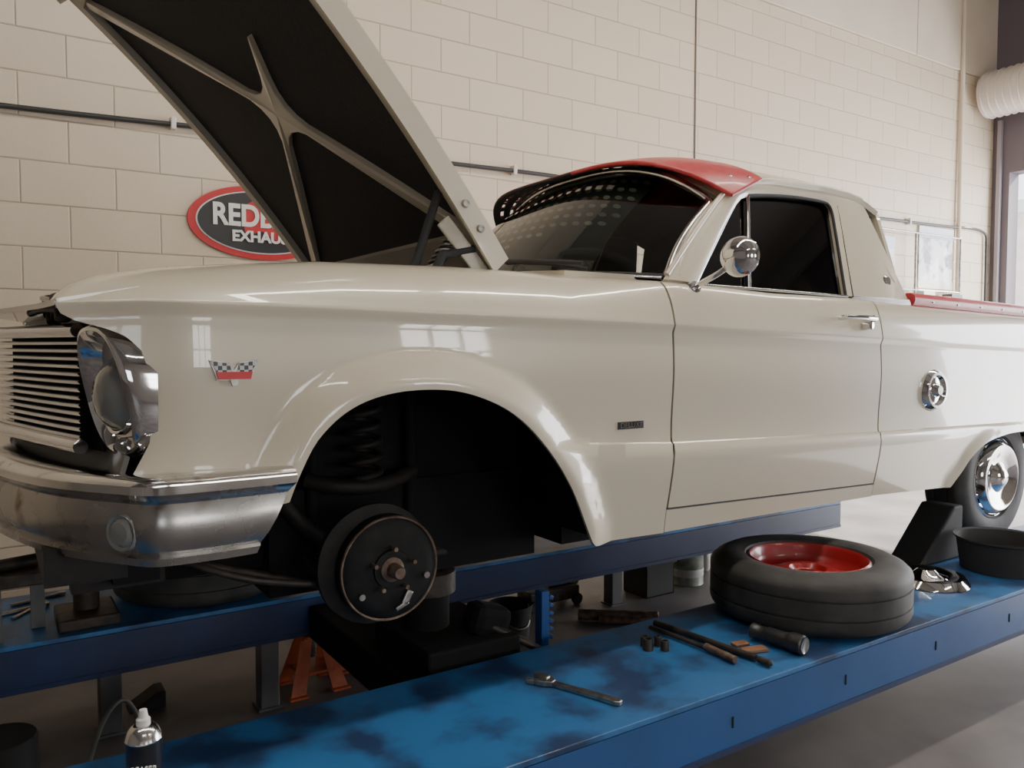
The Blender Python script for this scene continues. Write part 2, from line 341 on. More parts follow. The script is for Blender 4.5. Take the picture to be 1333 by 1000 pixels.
for sd in (False,True):
    sf='_r' if sd else '_l'
    mesh('vent_glass'+sf,[S3(x,z,.016,sd) for x,z in [(.955,1.546),(1.255,1.846),(1.337,1.885),(1.203,1.543)]],[(0,1,2,3) if sd else (3,2,1,0)],GLASSD,car,False)
    mesh('door_glass'+sf,[S3(x,z,.016,sd) for x,z in [(1.203,1.543),(1.337,1.885),(1.5,1.908),(1.80,1.908),(1.82,1.885),(1.735,1.53)]],[(0,1,2,3,4,5) if sd else (5,4,3,2,1,0)],GLASSD,car,False)
    tube('vent_divider'+sf,[S3(1.205,1.54,.0,sd),S3(1.337,1.885,0,sd)],.007,CHROMED,car)
    tube('vent_frame'+sf,[S3(x,z,.002,sd) for x,z in [(.955,1.548),(1.10,1.695),(1.25,1.842)]],.006,CHROMED,car)
    tube('glass_seal'+sf,[S3(x,z,-.002,sd) for x,z in [(1.337,1.885),(1.5,1.906),(1.78,1.91),(1.818,1.89),(1.80,1.80),(1.735,1.535)]],.006,BLACK,car)
    tube('belt_trim'+sf,[S3(.93,1.545,-.004,sd),S3(1.3,1.541,-.004,sd),S3(1.74,1.533,-.004,sd)],.005,CHROMED,car)
    tube('drip_rail'+sf,[S3(x,z,-.004,sd) for x,z in [(.83,1.57),(.99,1.71),(1.18,1.865),(1.29,1.935),(1.48,1.962),(1.75,1.969),(1.95,1.96),(2.04,1.94)]],.009,PAINT,car)
    tube('door_frame_gap'+sf,[S3(x,z,-.006,sd) for x,z in [(1.86,1.945),(1.845,1.85),(1.81,1.70),(1.772,1.53)]],.0035,BLACK,car)
    tube('sail_line'+sf,[S3(x,z,-.006,sd) for x,z in [(1.93,1.90),(1.98,1.80),(2.08,1.60)]],.004,PAINTIN,car)
    tube('sail_line_2'+sf,[S3(x,z,-.006,sd) for x,z in [(1.93,1.90),(1.90,1.86),(1.86,1.60),(2.08,1.575)]],.003,PAINTIN,car)
    yb=(W-.052) if sd else .052
    box('sail_trim'+sf,1.77,2.16,min(yb,yb+.006),max(yb,yb+.006),1.512,1.535,CHROMED,car,.002)
lathe('sail_badge',[(0,-.012),(.02,-.012),(.026,-.004),(.026,.004)],S3(2.02,1.60,-.004),(0,1,0),CHROME,car,24)
def roofz(x,q):
    g=I(x,[(1.08,1.80),(1.16,1.845),(1.21,1.865),(1.30,1.925),(1.48,1.952),(1.75,1.962),(1.95,1.95),(2.05,1.93),(2.13,1.90)])
    c=I(x,[(1.08,.22),(1.16,.19),(1.30,.145),(1.6,.12),(2.13,.09)])
    return g+c*(1-abs(q)**3.2)
def roofp(a,b):
    q=a*2-1; x0=1.20-.085*(1-q*q); x=x0+(2.13-x0)*b
    return (x,CY+q*.695,roofz(x,q))
v,f=grid(roofp,41,24,flip=True); mesh('roof',v,f,PAINT,car,solid=.02,off=-1)
mesh('headliner',[(a[0],CY+(a[1]-CY)*.97,a[2]-.03) for a in v],f,DARK,car)
v,f=grid(lambda a,b:(2.13+.03*(1-b),CY+(a*2-1)*(.69+.11*(1-b)),1.50+(roofz(2.13,a*2-1)-1.51)*b),20,6); mesh('cab_back',v,f,PAINT,car,solid=.02)
mesh('cab_back_trim',[(a[0]-.03,CY+(a[1]-CY)*.97,a[2]) for a in v],f,DARK,car)
def wsp(a,b,o=0):
    q=a*2-1
    B=np.array([.85-.25*(1-q*q),CY+q*.79,1.565+.04*(1-q*q)]); T=np.array([1.165-.07*(1-q*q),CY+q*.68,1.85+.185*(1-abs(q)**3)])
    p=B*(1-b)+T*b; p[0]-=.03*math.sin(math.pi*b)-o; p[2]-=o*.4; return tuple(p)
v,f=grid(wsp,30,10,flip=True); mesh('windshield',v,f,GLASS,car)
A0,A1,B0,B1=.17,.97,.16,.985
v,f=grid(lambda a,b:wsp(A0+(A1-A0)*a,B0+(B1-B0)*b,.03),40,14,flip=True); mesh('louvre_reflection_base',v,f,BLACK,car)  # added dark sheet behind the glass, backing for the painted louvre reflections
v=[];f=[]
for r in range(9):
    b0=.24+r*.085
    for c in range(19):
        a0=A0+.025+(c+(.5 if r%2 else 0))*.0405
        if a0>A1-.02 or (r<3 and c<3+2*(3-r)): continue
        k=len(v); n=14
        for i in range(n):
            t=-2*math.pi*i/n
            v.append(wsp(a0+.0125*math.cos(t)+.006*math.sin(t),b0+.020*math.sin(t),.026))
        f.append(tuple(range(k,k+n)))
mesh('louvre_reflection_ovals',v,f,mat('reflection_grey',(.30,.30,.25),.6,c2=(.10,.10,.085),scale=3,lo=.42,hi=.6),car,False)  # grey ovals paint the visor louvres' reflection in the windshield
tube('windshield_trim',[wsp(0,1-k/8) for k in range(9)][::-1]+[wsp(k/20,1) for k in range(1,20)]+[wsp(1,1-k/8) for k in range(9)],.014,CHROMED,car)
tube('windshield_seal',[wsp(k/20,0) for k in range(21)],.012,BLACK,car)
tube('windshield_lower_trim',[(wsp(k/20,0)[0]-.02,wsp(k/20,0)[1],wsp(k/20,0)[2]-.004) for k in range(21)],.009,CHROMED,car)
tube('a_pillar_chrome',[(wsp(0,k/6)[0]+.03,wsp(0,k/6)[1]-.012,wsp(0,k/6)[2]) for k in range(7)],.02,PAINT,car)
tube('wiper_arm',[(.70,.30,1.60),(.64,.45,1.635),(.62,.66,1.645)],.006,BLACK,car); tube('wiper_blade',[(.665,.28,1.615),(.60,.55,1.65),(.585,.8,1.655)],.008,BLACK,car)
def vis(a,b,o=0):
    q=a*2-1
    xb=1.36; zbk=roofz(1.36,q)+.012
    xf=.97+.24*abs(q)**4; zf=1.875+.150*(1-abs(q)**5)
    x=xb+(xf-xb)*b; z=zbk+(zf-zbk)*b+.014*math.sin(math.pi*b)*(1-abs(q)**6)
    return (x,CY+q*.73,z+o)
NU,NV=91,17
def visor(nm,o,m,m2=None):
    v=[vis(i/(NU-1),j/(NV-1),o) for i in range(NU) for j in range(NV)]; f=[]
    for i in range(NU-1):
        for j in range(NV-1):
            if 26<i<84 and i%4 in (0,1,2) and j in (4,7,10,13): continue
            a=i*NV+j; f.append((a,a+NV,a+NV+1,a+1))
    ob=mesh(nm,v,f,m,car,solid=.003)
    if m2:
        ob.data.materials.append(m2)
        for pl in ob.data.polygons:
            if pl.vertices[0]//NV<16: pl.material_index=1
    return ob
visor('visor_top',0,RED); visor('visor_underside',-.010,BLACK,RED)
tube('visor_lip_near',[vis(k/30,1,-.006) for k in range(13)],.008,RED,car)
tube('visor_lip_far',[vis(k/30,1,-.006) for k in range(12,31)],.005,BLACK,car)
tube('visor_end_trim',[vis(.0,k/8,-.006) for k in range(9)],.007,RED,car)
for q,b in ((.012,.25),(.03,.55)): lathe('visor_stud',[(0,-.008),(.006,-.006),(.008,0)],vis(q,b,.0),(0,1,.3),CHROME,car,16)
bx('dash',.88,1.05,.22,W-.22,1.30,1.54)
for nm,x0,x1,z0,z1,a in [('seat_base',1.32,1.80,1.20,1.40,0),('seat_back',1.80,1.95,1.30,1.72,.15)]:
    box(nm,x0,x1,.18,W-.18,z0,z1,SEAT,car,.04,rot=(a,'Y'))
bx('interior_back',2.03,2.06,.15,W-.15,1.3,1.62)
t=[(1.14+.06*math.cos(2*math.pi*k/24),1.30+.2*math.sin(2*math.pi*k/24),1.60+.19*math.cos(2*math.pi*k/24)) for k in range(24)]
tube('steering_wheel',t,.011,BLACK,car,cyc=True); tube('steering_spoke',[(1.14,1.11,1.6),(1.12,1.3,1.59),(1.14,1.49,1.6)],.009,BLACK,car); tube('steering_column',[(.95,1.3,1.50),(1.12,1.3,1.59)],.02,BLACK,car)
v,f=grid(lambda a,b:(2.17+1.7*b,.07+(W-.14)*a,I(2.17+1.7*b,ZT)+.045*(math.sin(math.pi*a)**.25)),24,12,flip=True); mesh('tonneau_cover',v,f,RED,car,solid=.01)
for s_ in (0,1):
    tube('tonneau_roll_%d'%s_,[(x,(W-.070) if s_ else .070,I(x,ZT)+.024) for x in np.linspace(2.17,3.88,10)],.030,RED,car)
for i in range(9):
    x=2.3+i*.19; lathe('tonneau_snap_%d'%i,[(0,-.003),(.004,-.002),(.005,0)],(x,.040,I(x,ZT)+.020),(0,1,0),CHROMED,car,12)
# nose
v,f=grid(lambda a,b:(I(.05+.83*a,[(.05,-.83),(.3,-.85),(.88,-.955)])+.15*b,.05+.83*a,1.437-.0*b+.03*b),20,4)
mesh('grille_header_left',v,f,PAINT,car,solid=.012); mesh('grille_header_right',mir(v),f,PAINT,car,solid=.012)
SY,SZ=.22,.20
def bezel(sd):
    cy,cz=.142,1.250; rings=[(-.655,.130,.145,0),(-.685,.129,.145,.5),(-.704,.127,.143,1),(-.712,.123,.139,1),(-.714,.116,.132,1),(-.706,.110,.126,1),(-.685,.104,.120,1),(-.665,.098,.112,1)]
    n=64; v=[]
    for X,ry,rz,k in rings:
        for i in range(n):
            t=2*math.pi*i/n; c,s=math.cos(t),math.sin(t); e=.74
            y=cy+ry*abs(c)**e*(1 if c>0 else -1); z=cz+rz*abs(s)**e*(1 if s>0 else -1)
            v.append((X-k*((z-cz)*SZ+SY*(y-.02)),W-y if sd else y,z))
    f=[(k*n+i,k*n+(i+1)%n,(k+1)*n+(i+1)%n,(k+1)*n+i) for k in range(len(rings)-1) for i in range(n)]
    mesh('headlight_bezel_%d'%sd,v,f,CHROME,car,auto=50)
    ax=(-1,.22 if sd else -.22,.15)
    lathe('headlight_%d'%sd,[(0,.060),(.03,.057),(.055,.046),(.076,.026),(.086,.004)],(-.700,W-cy if sd else cy,cz),ax,LENS,car)
    lathe('headlight_ring_%d'%sd,[(.084,-.01),(.086,.010),(.092,.012),(.098,.0),(.098,-.02)],(-.700,W-cy if sd else cy,cz),ax,CHROME,car)
    v2=[];n2=40
    for k,(ry,rz) in enumerate([(.102,.116),(.0,.0)]):
        for i in range(n2):
            t=2*math.pi*i/n2; c,s=math.cos(t),math.sin(t); y=cy+ry*abs(c)**.74*(1 if c>0 else -1); z=cz+rz*abs(s)**.74*(1 if s>0 else -1)
            v2.append((-.672-((z-cz)*SZ+SY*(y-.02)),W-y if sd else y,z))
    mesh('bezel_floor_%d'%sd,v2,[(i,(i+1)%n2,n2+(i+1)%n2,n2+i) for i in range(n2)],CHROMED,car)
    box('headlight_bucket_%d'%sd,-.665,-.58,(W-.25) if sd else .03,(W-.03) if sd else .25,1.12,1.37,DARK,car,.02)
bezel(0);bezel(1)
def gx(y):
    q=min(1,max(0,(min(y,W-y)-.26)/.62)); return -.760-.155*(q**.9)
yy=np.linspace(.272,W-.272,41)
GB=mat('grille_bar_chrome',(.85,.85,.86),.16,1)
for k in range(13):
    z=1.143+k*.0178
    v=[];f=[]
    for y in yy:
        x=gx(y)-.006
        for dx,dz in [(.022,.003),(-.003,.0052),(-.009,.0015),(-.004,-.0045),(.022,-.003)]: v.append((x+dx,y,z+dz))
    for i in range(40):
        for j in range(4): f.append((i*5+j,i*5+j+1,i*5+j+6,i*5+j+5))
    mesh('grille_bar_%d'%k,v,f,GB,car,auto=30)
v,f=grid(lambda a,b:(gx(.25+1.26*a)+.030,.25+1.26*a,1.11+.28*b),41,3); mesh('grille_back',v,f,DARK,car,solid=.004)
for z,r in [(1.122,.017),(1.384,.016)]: tube('grille_surround',[(gx(y)-.012,y,z) for y in yy],r,CHROME,car)
v,f=grid(lambda a,b:(gx(.05+1.66*a)+.03*b+.02,.05+1.66*a,1.02+.10*b),41,4); mesh('lower_valance',v,f,mat('valance_grey',(.10,.095,.085),.5),car,solid=.01)
v,f=grid(lambda a,b:(gx(.2+1.36*a)+.06+.12*b,.2+1.36*a,1.395+.012*b),30,3); mesh('radiator_support',v,f,DARK,car,solid=.02)
box('radiator',-.66,-.60,.35,W-.35,1.0,1.43,DARK,car,.01)
tube('latch_rod',[(-.80,.3,1.43),(-.83,.6,1.445),(-.85,.8,1.43),(-.84,.9,1.45)],.008,DARK2,car)
tube('latch_rod_2',[(-.78,.28,1.47),(-.80,.5,1.455),(-.82,.7,1.475)],.007,STEEL,car)
for i,(y,z) in enumerate([(.32,1.44),(.45,1.45),(.62,1.44),(.75,1.46)]): cyl('latch_part_%d'%i,(-.80,y,z-.03),(-.80,y+.03,z+.02),.018,DARK2,car,16)
# bumper
bp=[(-.395,-.045),(-.50,-.052),(-.60,-.054),(-.66,-.050),(-.690,-.032),(-.725,.015),(-.78,.09),(-.84,.20),(-.895,.36),(-.94,.55),(-.965,.75),(-.97,.88)]
B=cr(bp,6); B=np.vstack([B,np.array([(x,W-y) for x,y in B[::-1][1:]])])
prof=[(-.07,.002),(-.01,.006),(.012,.003),(.023,-.008),(.024,-.022),(.008,-.036),(.004,-.045),(.012,-.070),(.016,-.095),(.012,-.125),(.000,-.150),(.010,-.155),(.008,-.167),(-.03,-.17)]
v=[];n=len(B)
for i,(x,y) in enumerate(B):
    t=B[min(n-1,i+1)]-B[max(0,i-1)]; t/=np.hypot(*t); nx_,ny_=t[1],-t[0]
    if nx_*(x-.5)+ny_*(y-CY)<0: nx_,ny_=-nx_,-ny_
    e=min(1,min(i,n-1-i)/9)
    for o,dz in prof:
        sh=-.085*(1-e)*max(0,(-dz-.02)/.15)*1.0
        v.append((x+nx_*o+sh,y+ny_*o,1.078+dz))
k=len(prof); f=[(i*k+j,i*k+j+1,(i+1)*k+j+1,(i+1)*k+j) for i in range(n-1) for j in range(k-1)]
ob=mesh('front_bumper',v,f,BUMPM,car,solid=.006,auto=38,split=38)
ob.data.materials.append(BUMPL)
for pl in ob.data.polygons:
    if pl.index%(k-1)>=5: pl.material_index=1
for sd in (0,1):
    y=-.003 if not sd else W+.003
    dd=(-.80,-.6 if not sd else .6,0)
    lathe('park_lamp_%d'%sd,[(0,.014),(.022,.012),(.030,.004),(.036,.008),(.040,.002),(.040,-.012)],(-.728,y,.975),dd,LENS,car,24)
bx('splash_apron',-.86,-.70,.16,W-.16,.84,.92,m=DARK3); bx('tow_bracket',-.80,-.60,.30,.36,.78,.90,m=DARK3); bx('tow_bracket_r',-.80,-.60,W-.36,W-.30,.78,.90,m=DARK3)
tube('wiring_loom',[(-.80,.2,.86),(-.84,.35,.78),(-.80,.5,.84),(-.83,.7,.77),(-.78,.9,.84)],.008,BLACK,car)
e=yo(-.5,1.29)-.004
def flat(nm,pts,m,y,th=.006): 
    n=len(pts); v=[(x,y,z) for x,z in pts]+[(x,y+th,z) for x,z in pts]
    return mesh(nm,v,[tuple(range(n)),tuple(range(2*n-1,n-1,-1))]+[(i,i+n,(i+1)%n+n,(i+1)%n) for i in range(n)],m,car,False)
ex,ez=-.505,1.292
chk=mat('checker_flag',(.7,.7,.7),.3); nt=chk.node_tree; ck=nt.nodes.new('ShaderNodeTexChecker'); ck.inputs['Scale'].default_value=110; ck.inputs[1].default_value=(.01,.01,.01,1); ck.inputs[2].default_value=(.5,.5,.5,1)
tc=nt.nodes.new('ShaderNodeTexCoord'); mp_=nt.nodes.new('ShaderNodeMapping'); mp_.inputs['Location'].default_value=(.003,.0041,.002); nt.links.new(tc.outputs['Object'],mp_.inputs[0]); nt.links.new(mp_.outputs[0],ck.inputs[0]); nt.links.new(ck.outputs[0],nt.nodes['Principled BSDF'].inputs['Base Color'])
flat('emblem_flag_l',[(ex-.050,ez+.026),(ex-.010,ez+.020),(ex-.006,ez+.002),(ex-.036,ez+.002)],chk,e-.004)
flat('emblem_flag_r',[(ex+.050,ez+.026),(ex+.010,ez+.020),(ex+.006,ez+.002),(ex+.036,ez+.002)],chk,e-.004)
flat('emblem_bar',[(ex-.038,ez+.002),(ex+.038,ez+.002),(ex+.034,ez-.014),(ex-.034,ez-.014)],SIGNR,e-.006)
flat('emblem_v',[(ex-.009,ez-.014),(ex+.009,ez-.014),(ex+.005,ez-.028),(ex-.005,ez-.028)],STEEL,e-.005)
flat('emblem_back',[(ex-.052,ez+.028),(ex-.010,ez+.022),(ex,ez+.006),(ex+.010,ez+.022),(ex+.052,ez+.028),(ex+.040,ez-.002),(ex+.035,ez-.016),(ex-.035,ez-.016),(ex-.040,ez-.002)],STEEL,e-.001,.004)
yb=yo(.634,1.116)
flat('name_badge',[(.585,1.127),(.683,1.127),(.683,1.105),(.585,1.105)],BLACK,yb-.004)
text('name_letters','DELUXE',(.634,yb-.005,1.116),.021,CHROMED,car,ext=.001,sx=1.15)
tube('door_handle',[(1.60,-.035,1.452),(1.66,-.04,1.452),(1.75,-.04,1.45),(1.79,-.03,1.448)],.009,CHROME,car); tube('handle_foot_1',[(1.62,.004,1.45),(1.62,-.036,1.452)],.010,CHROME,car)
lathe('handle_button',[(0,-.03),(.016,-.028),(.018,0)],(1.775,.004,1.425),(0,1,0),CHROME,car,24); tube('handle_foot_2',[(1.77,.004,1.445),(1.77,-.036,1.449)],.013,CHROME,car)
lathe('fuel_cap',[(0,-.032),(.018,-.032),(.024,-.024),(.03,-.012),(.052,-.010),(.062,-.022),(.072,-.022),(.080,-.012),(.086,0)],(2.255,yo(2.255,1.17)+.002,1.17),(0,1,0),CHROME,car)
lathe('mirror_head',[(0,.035),(.03,.032),(.052,.018),(.06,0),(.062,-.008),(.056,-.012),(0,-.012)],(.965,-.10,1.62),(-1,-.35,0),CHROME,car)
tube('mirror_stem',[(.93,.045,1.535),(.925,0,1.55),(.935,-.06,1.575),(.965,-.09,1.61)],.009,CHROME,car)
lathe('mirror_base',[(0,-.02),(.02,-.016),(.028,0)],(.925,.05,1.53),(0,1,-.4),CHROME,car,24)
def wheel(nm,c,ax,p,rim,cap=True,r=.315,w=.19,rr=.185):
    h=w/2
    lathe(nm+'_tyre',[(rr,-h*.75),(rr+.012,-h*.95),(rr+.03,-h),(r-.05,-h*1.02),(r-.018,-h*.86),(r-.004,-h*.72),(r,-h*.6),(r,-h*.35),(r-.006,-h*.33),(r-.006,-h*.28),(r,-h*.26),(r,h*.26),(r-.006,h*.28),(r-.006,h*.33),(r,h*.35),(r,h*.6),(r-.004,h*.72),(r-.018,h*.86),(r-.05,h*1.02),(rr+.03,h),(rr+.012,h*.95),(rr,h*.75),(rr,-h*.75)],c,ax,TYRE,p,72,auto=40)
    lathe(nm+'_rim',[(rr+.004,-h*.86),(rr-.004,-h*.92),(rr-.012,-h*.82),(rr-.016,-h*.55),(rr-.028,-h*.35),(rr-.05,-h*.25),(.115,-h*.32),(.095,-h*.48),(.062,-h*.50),(.052,-h*.35),(0.035,-h*.35),(.034,h*.2),(0,h*.2)],c,ax,rim,p,48)
    lathe(nm+'_barrel',[(rr+.004,h*.86),(rr-.012,h*.82),(rr-.02,0),(rr-.03,-h*.15)],c,ax,rim,p,48)
    if cap: lathe(nm+'_hubcap',[(0,-h-.035),(.03,-h-.033),(.05,-h-.02),(.07,-h-.005),(.10,-h-.008),(.125,-h-.02),(.15,-h-.022),(.165,-h-.008),(rr-.012,-h+.006)],c,ax,CHROME,p,48)
wheel('rear_wheel_left',(2.93,.165,.745),(0,1,0),car,CHROME); wheel('rear_wheel_right',(2.93,W-.165,.745),(0,-1,0),car,CHROME)
bc=(-.075,.15,.765)
lathe('backing_plate',[(0,.06),(.155,.06),(.160,.05),(.160,.03),(.12,.02),(0,.02)],(bc[0]-.02,bc[1]+.02,bc[2]+.005),(0,1,0),DARK3,car)
lathe('brake_drum',[(0,-.012),(.05,-.012),(.052,-.006),(.10,-.006),(.122,-.002),(.136,.008),(.139,.05),(.12,.055),(0,.055)],bc,(0,1,0),mat('drum_iron',(.003,.003,.003),.65,.1,c2=(.010,.009,.008),scale=22,lo=.48,hi=.7,spec=.25),car)
lathe('drum_edge',[(.133,-.001),(.137,-.002),(.139,.002),(.133,.004)],bc,(0,1,0),RUST,car)
lathe('hub',[(0,-.06),(.014,-.06),(.018,-.052),(.020,-.02),(.032,-.014),(.032,.0)],bc,(0,1,0),RUST,car,32)
for i in range(5):
    t=i*2*math.pi/5+.3; c=(bc[0]+.057*math.cos(t),bc[1]-.035,bc[2]+.057*math.sin(t)); cyl('stud_%d'%i,c,(c[0],c[1]+.04,c[2]),.006,RUST,car,12)
for i,(a,b_) in enumerate([(-.085,-.06),(.10,-.03)]): cyl('plate_bolt_%d'%i,(bc[0]+a,bc[1]-.014,bc[2]+b_),(bc[0]+a,bc[1]+.01,bc[2]+b_),.009,STEEL,car,16)
box('adjuster',bc[0]+.03,bc[0]+.050,bc[1]-.02,bc[1],bc[2]-.10,bc[2]-.06,STEEL,car,.004,rot=(.5,'Y')); box('adjuster_lever',bc[0]+.005,bc[0]+.045,bc[1]-.02,bc[1],bc[2]-.105,bc[2]-.093,STEEL,car,.003,rot=(-.4,'Y'))
box('spindle',-.11,-.04,.2,.27,.66,.86,DARK3,car,.015)
tube('lower_arm',[(-.07,.24,.67),(-.03,.45,.68),(.0,.65,.74)],.03,DARK3,car); tube('strut_rod',[(-.07,.28,.67),(-.3,.35,.72),(-.55,.40,.80)],.012,DARK2,car)
tube('upper_arm',[(-.22,.38,.98),(-.075,.26,.93),(.10,.38,.98)],.022,DARK3,car)
t=[(-.06+.05*math.cos(k*.7),.36+.05*math.sin(k*.7),.95+k*.005) for k in range(64)]; tube('coil_spring',t,.009,DARK3,car)
for sx_ in (-.20,.10): tube('spring_tower_rib',[(sx_,.40,.80),(sx_,.37,1.10),(sx_,.40,1.26)],.018,DARK,car)
tube('sway_bar',[(-.62,.30,.86),(-.5,.2,.80),(-.3,.22,.74),(-.1,.26,.70)],.009,DARK2,car); tube('tie_rod',[(-.2,.25,.74),(-.25,.5,.76),(-.25,.9,.78)],.012,DARK2,car)
bx('front_crossmember',-.72,-.62,.25,W-.25,.80,1.0,m=DARK); tube('lower_radiator_hose',[(-.62,.5,.86),(-.5,.55,.78),(-.35,.6,.82)],.025,BLACK,car)
tube('exhaust_header',[(-.3,.39,.95),(-.2,.37,.78),(.1,.37,.72),(.48,.5,.68)],.022,DARK3,car)
bx('sump_guard',-.62,-.32,.45,W-.45,.74,.95)
cyl('gearbox',(.5,CY,.86),(1.5,CY,.84),.13,DARK,car)
# hood
hg=math.radians(48); HX,HZ=.288,1.585; cs,sn=math.cos(hg),math.sin(hg)
def H(s,w,n=0):
    bow=.05*(1-((s-.7)/.75)**2)
    nn=n+bow
    return (HX-s*cs+nn*sn,w,HZ+s*sn+nn*cs)
HL=1.40
def hood(name,n0,n1,s0,s1,w0,w1,m,ns=20,nw=20):
    v=[];f=[]
    for n_ in (n0,n1):
        for i in range(ns):
            for j in range(nw):
                v.append(H(s0+(s1-s0)*i/(ns-1),w0+(w1-w0)*j/(nw-1),n_))
    N=ns*nw
    for i in range(ns-1):
        for j in range(nw-1):
            a=i*nw+j; f.append((a,a+1,a+nw+1,a+nw)); f.append((N+a,N+a+nw,N+a+nw+1,N+a+1))
    for i in range(ns-1):
        for j in (0,nw-1):
            a=i*nw+j; q=(a,a+nw,N+a+nw,N+a); f.append(q if j==0 else q[::-1])
    for j in range(nw-1):
        for i in (0,ns-1):
            a=i*nw+j; q=(a,a+1,N+a+1,N+a); f.append(q[::-1] if i==0 else q)
    return mesh(name,v,f,m,car,True,auto=40)
w0,w1=.165,W-.165
hood('hood_skin',.0,.012,0,HL,w0,w1,PAINT)
hood('hood_rim_near',-.035,.0,0,HL,w0,w0+.05,PAINTIN,20,3); hood('hood_rim_far',-.035,.0,0,HL,w1-.05,w1,PAINTIN,20,3)
hood('hood_rim_front',-.035,.0,HL-.06,HL,w0+.05,w1-.05,PAINTIN,3,20); hood('hood_rim_rear',-.035,.0,0,.12,w0+.05,w1-.05,PAINTIN,3,20)
hood('hood_flange_near',-.05,.012,0,HL,w0-.004,w0+.008,PAINT,20,2)
hood('hood_lip_front',-.07,.012,HL-.005,HL+.02,w0,w1,PAINTIN,2,20)
hood('hood_insulation',-.010,-.002,.12,HL-.06,w0+.05,w1-.05,INSUL)
cen=(.67,.85)
arms=[((.10,.22),.020),((.88,.66),.003),((1.34,1.53),.020),((.10,1.50),.020)]
loop=[]
for i,(e_,hwid) in enumerate(arms):
    d=np.array(e_)-np.array(cen); d/=np.hypot(*d); nrm=np.array((-d[1],d[0]))
    nx2,hw2=arms[(i+1)%4]; d2=np.array(nx2)-np.array(cen); d2/=np.hypot(*d2); n2=np.array((-d2[1],d2[0]))
    sgn=1 if np.dot(nrm,d2)>0 else -1
    A=np.array(e_)+sgn*nrm*hwid; Bq=np.array(nx2)-sgn*n2*hw2
    bis=d+d2; bis=bis/(np.hypot(*bis)+1e-6)
    m1=np.array(cen)+d*.14+sgn*nrm*.017; m2=np.array(cen)+d2*.14-sgn*n2*.017; mm=np.array(cen)+bis*.040
    loop+=[A,A*.6+m1*.4,m1]+[m1*(1-t)**2+2*mm*t*(1-t)+m2*t*t for t in (.25,.5,.75)]+[m2,m2*.6+Bq*.4,Bq]
n=len(loop)
v=[H(p[0],p[1],-.026) for p in loop]+[H(cen[0],cen[1],-.030)]+[H(p[0],p[1],-.006) for p in loop]
f=[(i,(i+1)%n,n) for i in range(n)]+[(i,n+1+i,n+1+(i+1)%n,(i+1)%n) for i in range(n)]
mesh('hood_brace',v,f,PAINT,car,False,bevel=.005)
box('hood_hinge_plate',.15,.195,.19,.20,1.53,1.72,PAINTIN,car,.004,rot=(-.75,'Y'))
tube('hinge_arm',[H(.08,.2,-.05),(.11,.2,1.60),(.06,.2,1.50)],.014,BLACK,car,smooth=False); tube('hinge_arm_2',[H(.26,.22,-.04),(.04,.22,1.58),(-.02,.22,1.50)],.012,BLACK,car,smooth=False)
t=[(.07+.0016*k*1.0+.022*math.cos(k*.9),.23+.022*math.sin(k*.9),1.53+.0022*k) for k in range(60)]; tube('hinge_spring',t,.005,STEEL,car)
for s_ in (.12,.20): lathe('hinge_bolt_%d'%int(s_*100),[(0,-.012),(.010,-.010),(.012,0)],H(s_,w0-.004,-.02),(0,1,0),STEEL,car,12)
# ---------------------------------------------------------------- workshop items
g=group('spare_wheel'); wheel('wheel',(1.42,-.03,.43+.1),(0,0,-1),g,REDRIM,cap=False,r=.33,w=.195,rr=.200)
g=group('spare_wheel.001'); wheel('wheel',(-.28,1.40,.43+.1),(0,0,-1),g,DARK3,cap=False,r=.31,w=.19,rr=.185)
g=group('hubcap'); lathe('cap',[(0,.05),(.03,.048),(.05,.03),(.08,.02),(.11,.03),(.135,.028),(.15,.01),(.155,0),(.15,-.0),(0,0)],(2.10,-.07,.432),(0,0,1),CHROME,g)
g=group('drain_pan'); lathe('pan',[(0,.008),(.14,.008),(.165,.13),(.178,.135),(.178,.128),(.168,.12),(.150,0),(0,0)],(2.52,-.15,.432),(0,0,1),BLACK,g)
g=group('wheel_chock'); v=[(2.26,.04,.432),(2.58,.04,.432),(2.58,.19,.432),(2.26,.19,.432),(2.51,.04,.66),(2.58,.04,.66),(2.58,.19,.66),(2.51,.19,.66)]
mesh('block',v,[(0,3,2,1),(0,1,5,4),(3,7,6,2),(0,4,7,3),(1,2,6,5),(4,5,6,7)],BLACK,g,False,bevel=.01)
g=group('adjustable_wrench')
a=Vector((.29,.0,.437)); bvec=Vector((.385,-.24,.437)); d=(bvec-a).normalized(); nn=Vector((-d.y,d.x,0))
def flatg(nm,pts,z0,z1,m,g,org,d,nn,bev=.002):
    n=len(pts); v=[tuple(org+d*p+nn*q+Vector((0,0,z0))) for p,q in pts]+[tuple(org+d*p+nn*q+Vector((0,0,z1))) for p,q in pts]
    mesh(nm,v,[tuple(range(n))[::-1],tuple(range(n,2*n))]+[(i,(i+1)%n,(i+1)%n+n,i+n) for i in range(n)],m,g,False,bevel=bev)
flatg('handle',[(.045,-.010),(.09,-.009),(.20,-.012),(.245,-.014),(.258,-.007),(.258,.007),(.245,.014),(.20,.012),(.09,.009),(.045,.010)],-.006,.006,STEEL,g,a,d,nn)
flatg('head',[(.0,.006),(-.018,.010),(-.02,.022),(.0,.030),(.03,.024),(.055,.010),(.055,-.010),(.035,-.022),(.01,-.026),(.0,-.018),(.012,-.006)],-.006,.009,STEEL,g,a,d,nn)
flatg('jaw',[(-.02,-.012),(.004,-.010),(.008,-.028),(-.012,-.034),(-.024,-.024)],-.005,.007,STEEL,g,a,d,nn)
cyl('worm',a+d*.03+nn*-.006+Vector((0,0,.008)),a+d*.03+nn*.012+Vector((0,0,.008)),.006,STEEL,g,12)
g=group('flashlight'); p0=Vector((1.06,-.285,.460)); p1=Vector((1.035,-.12,.460)); d=p1-p0
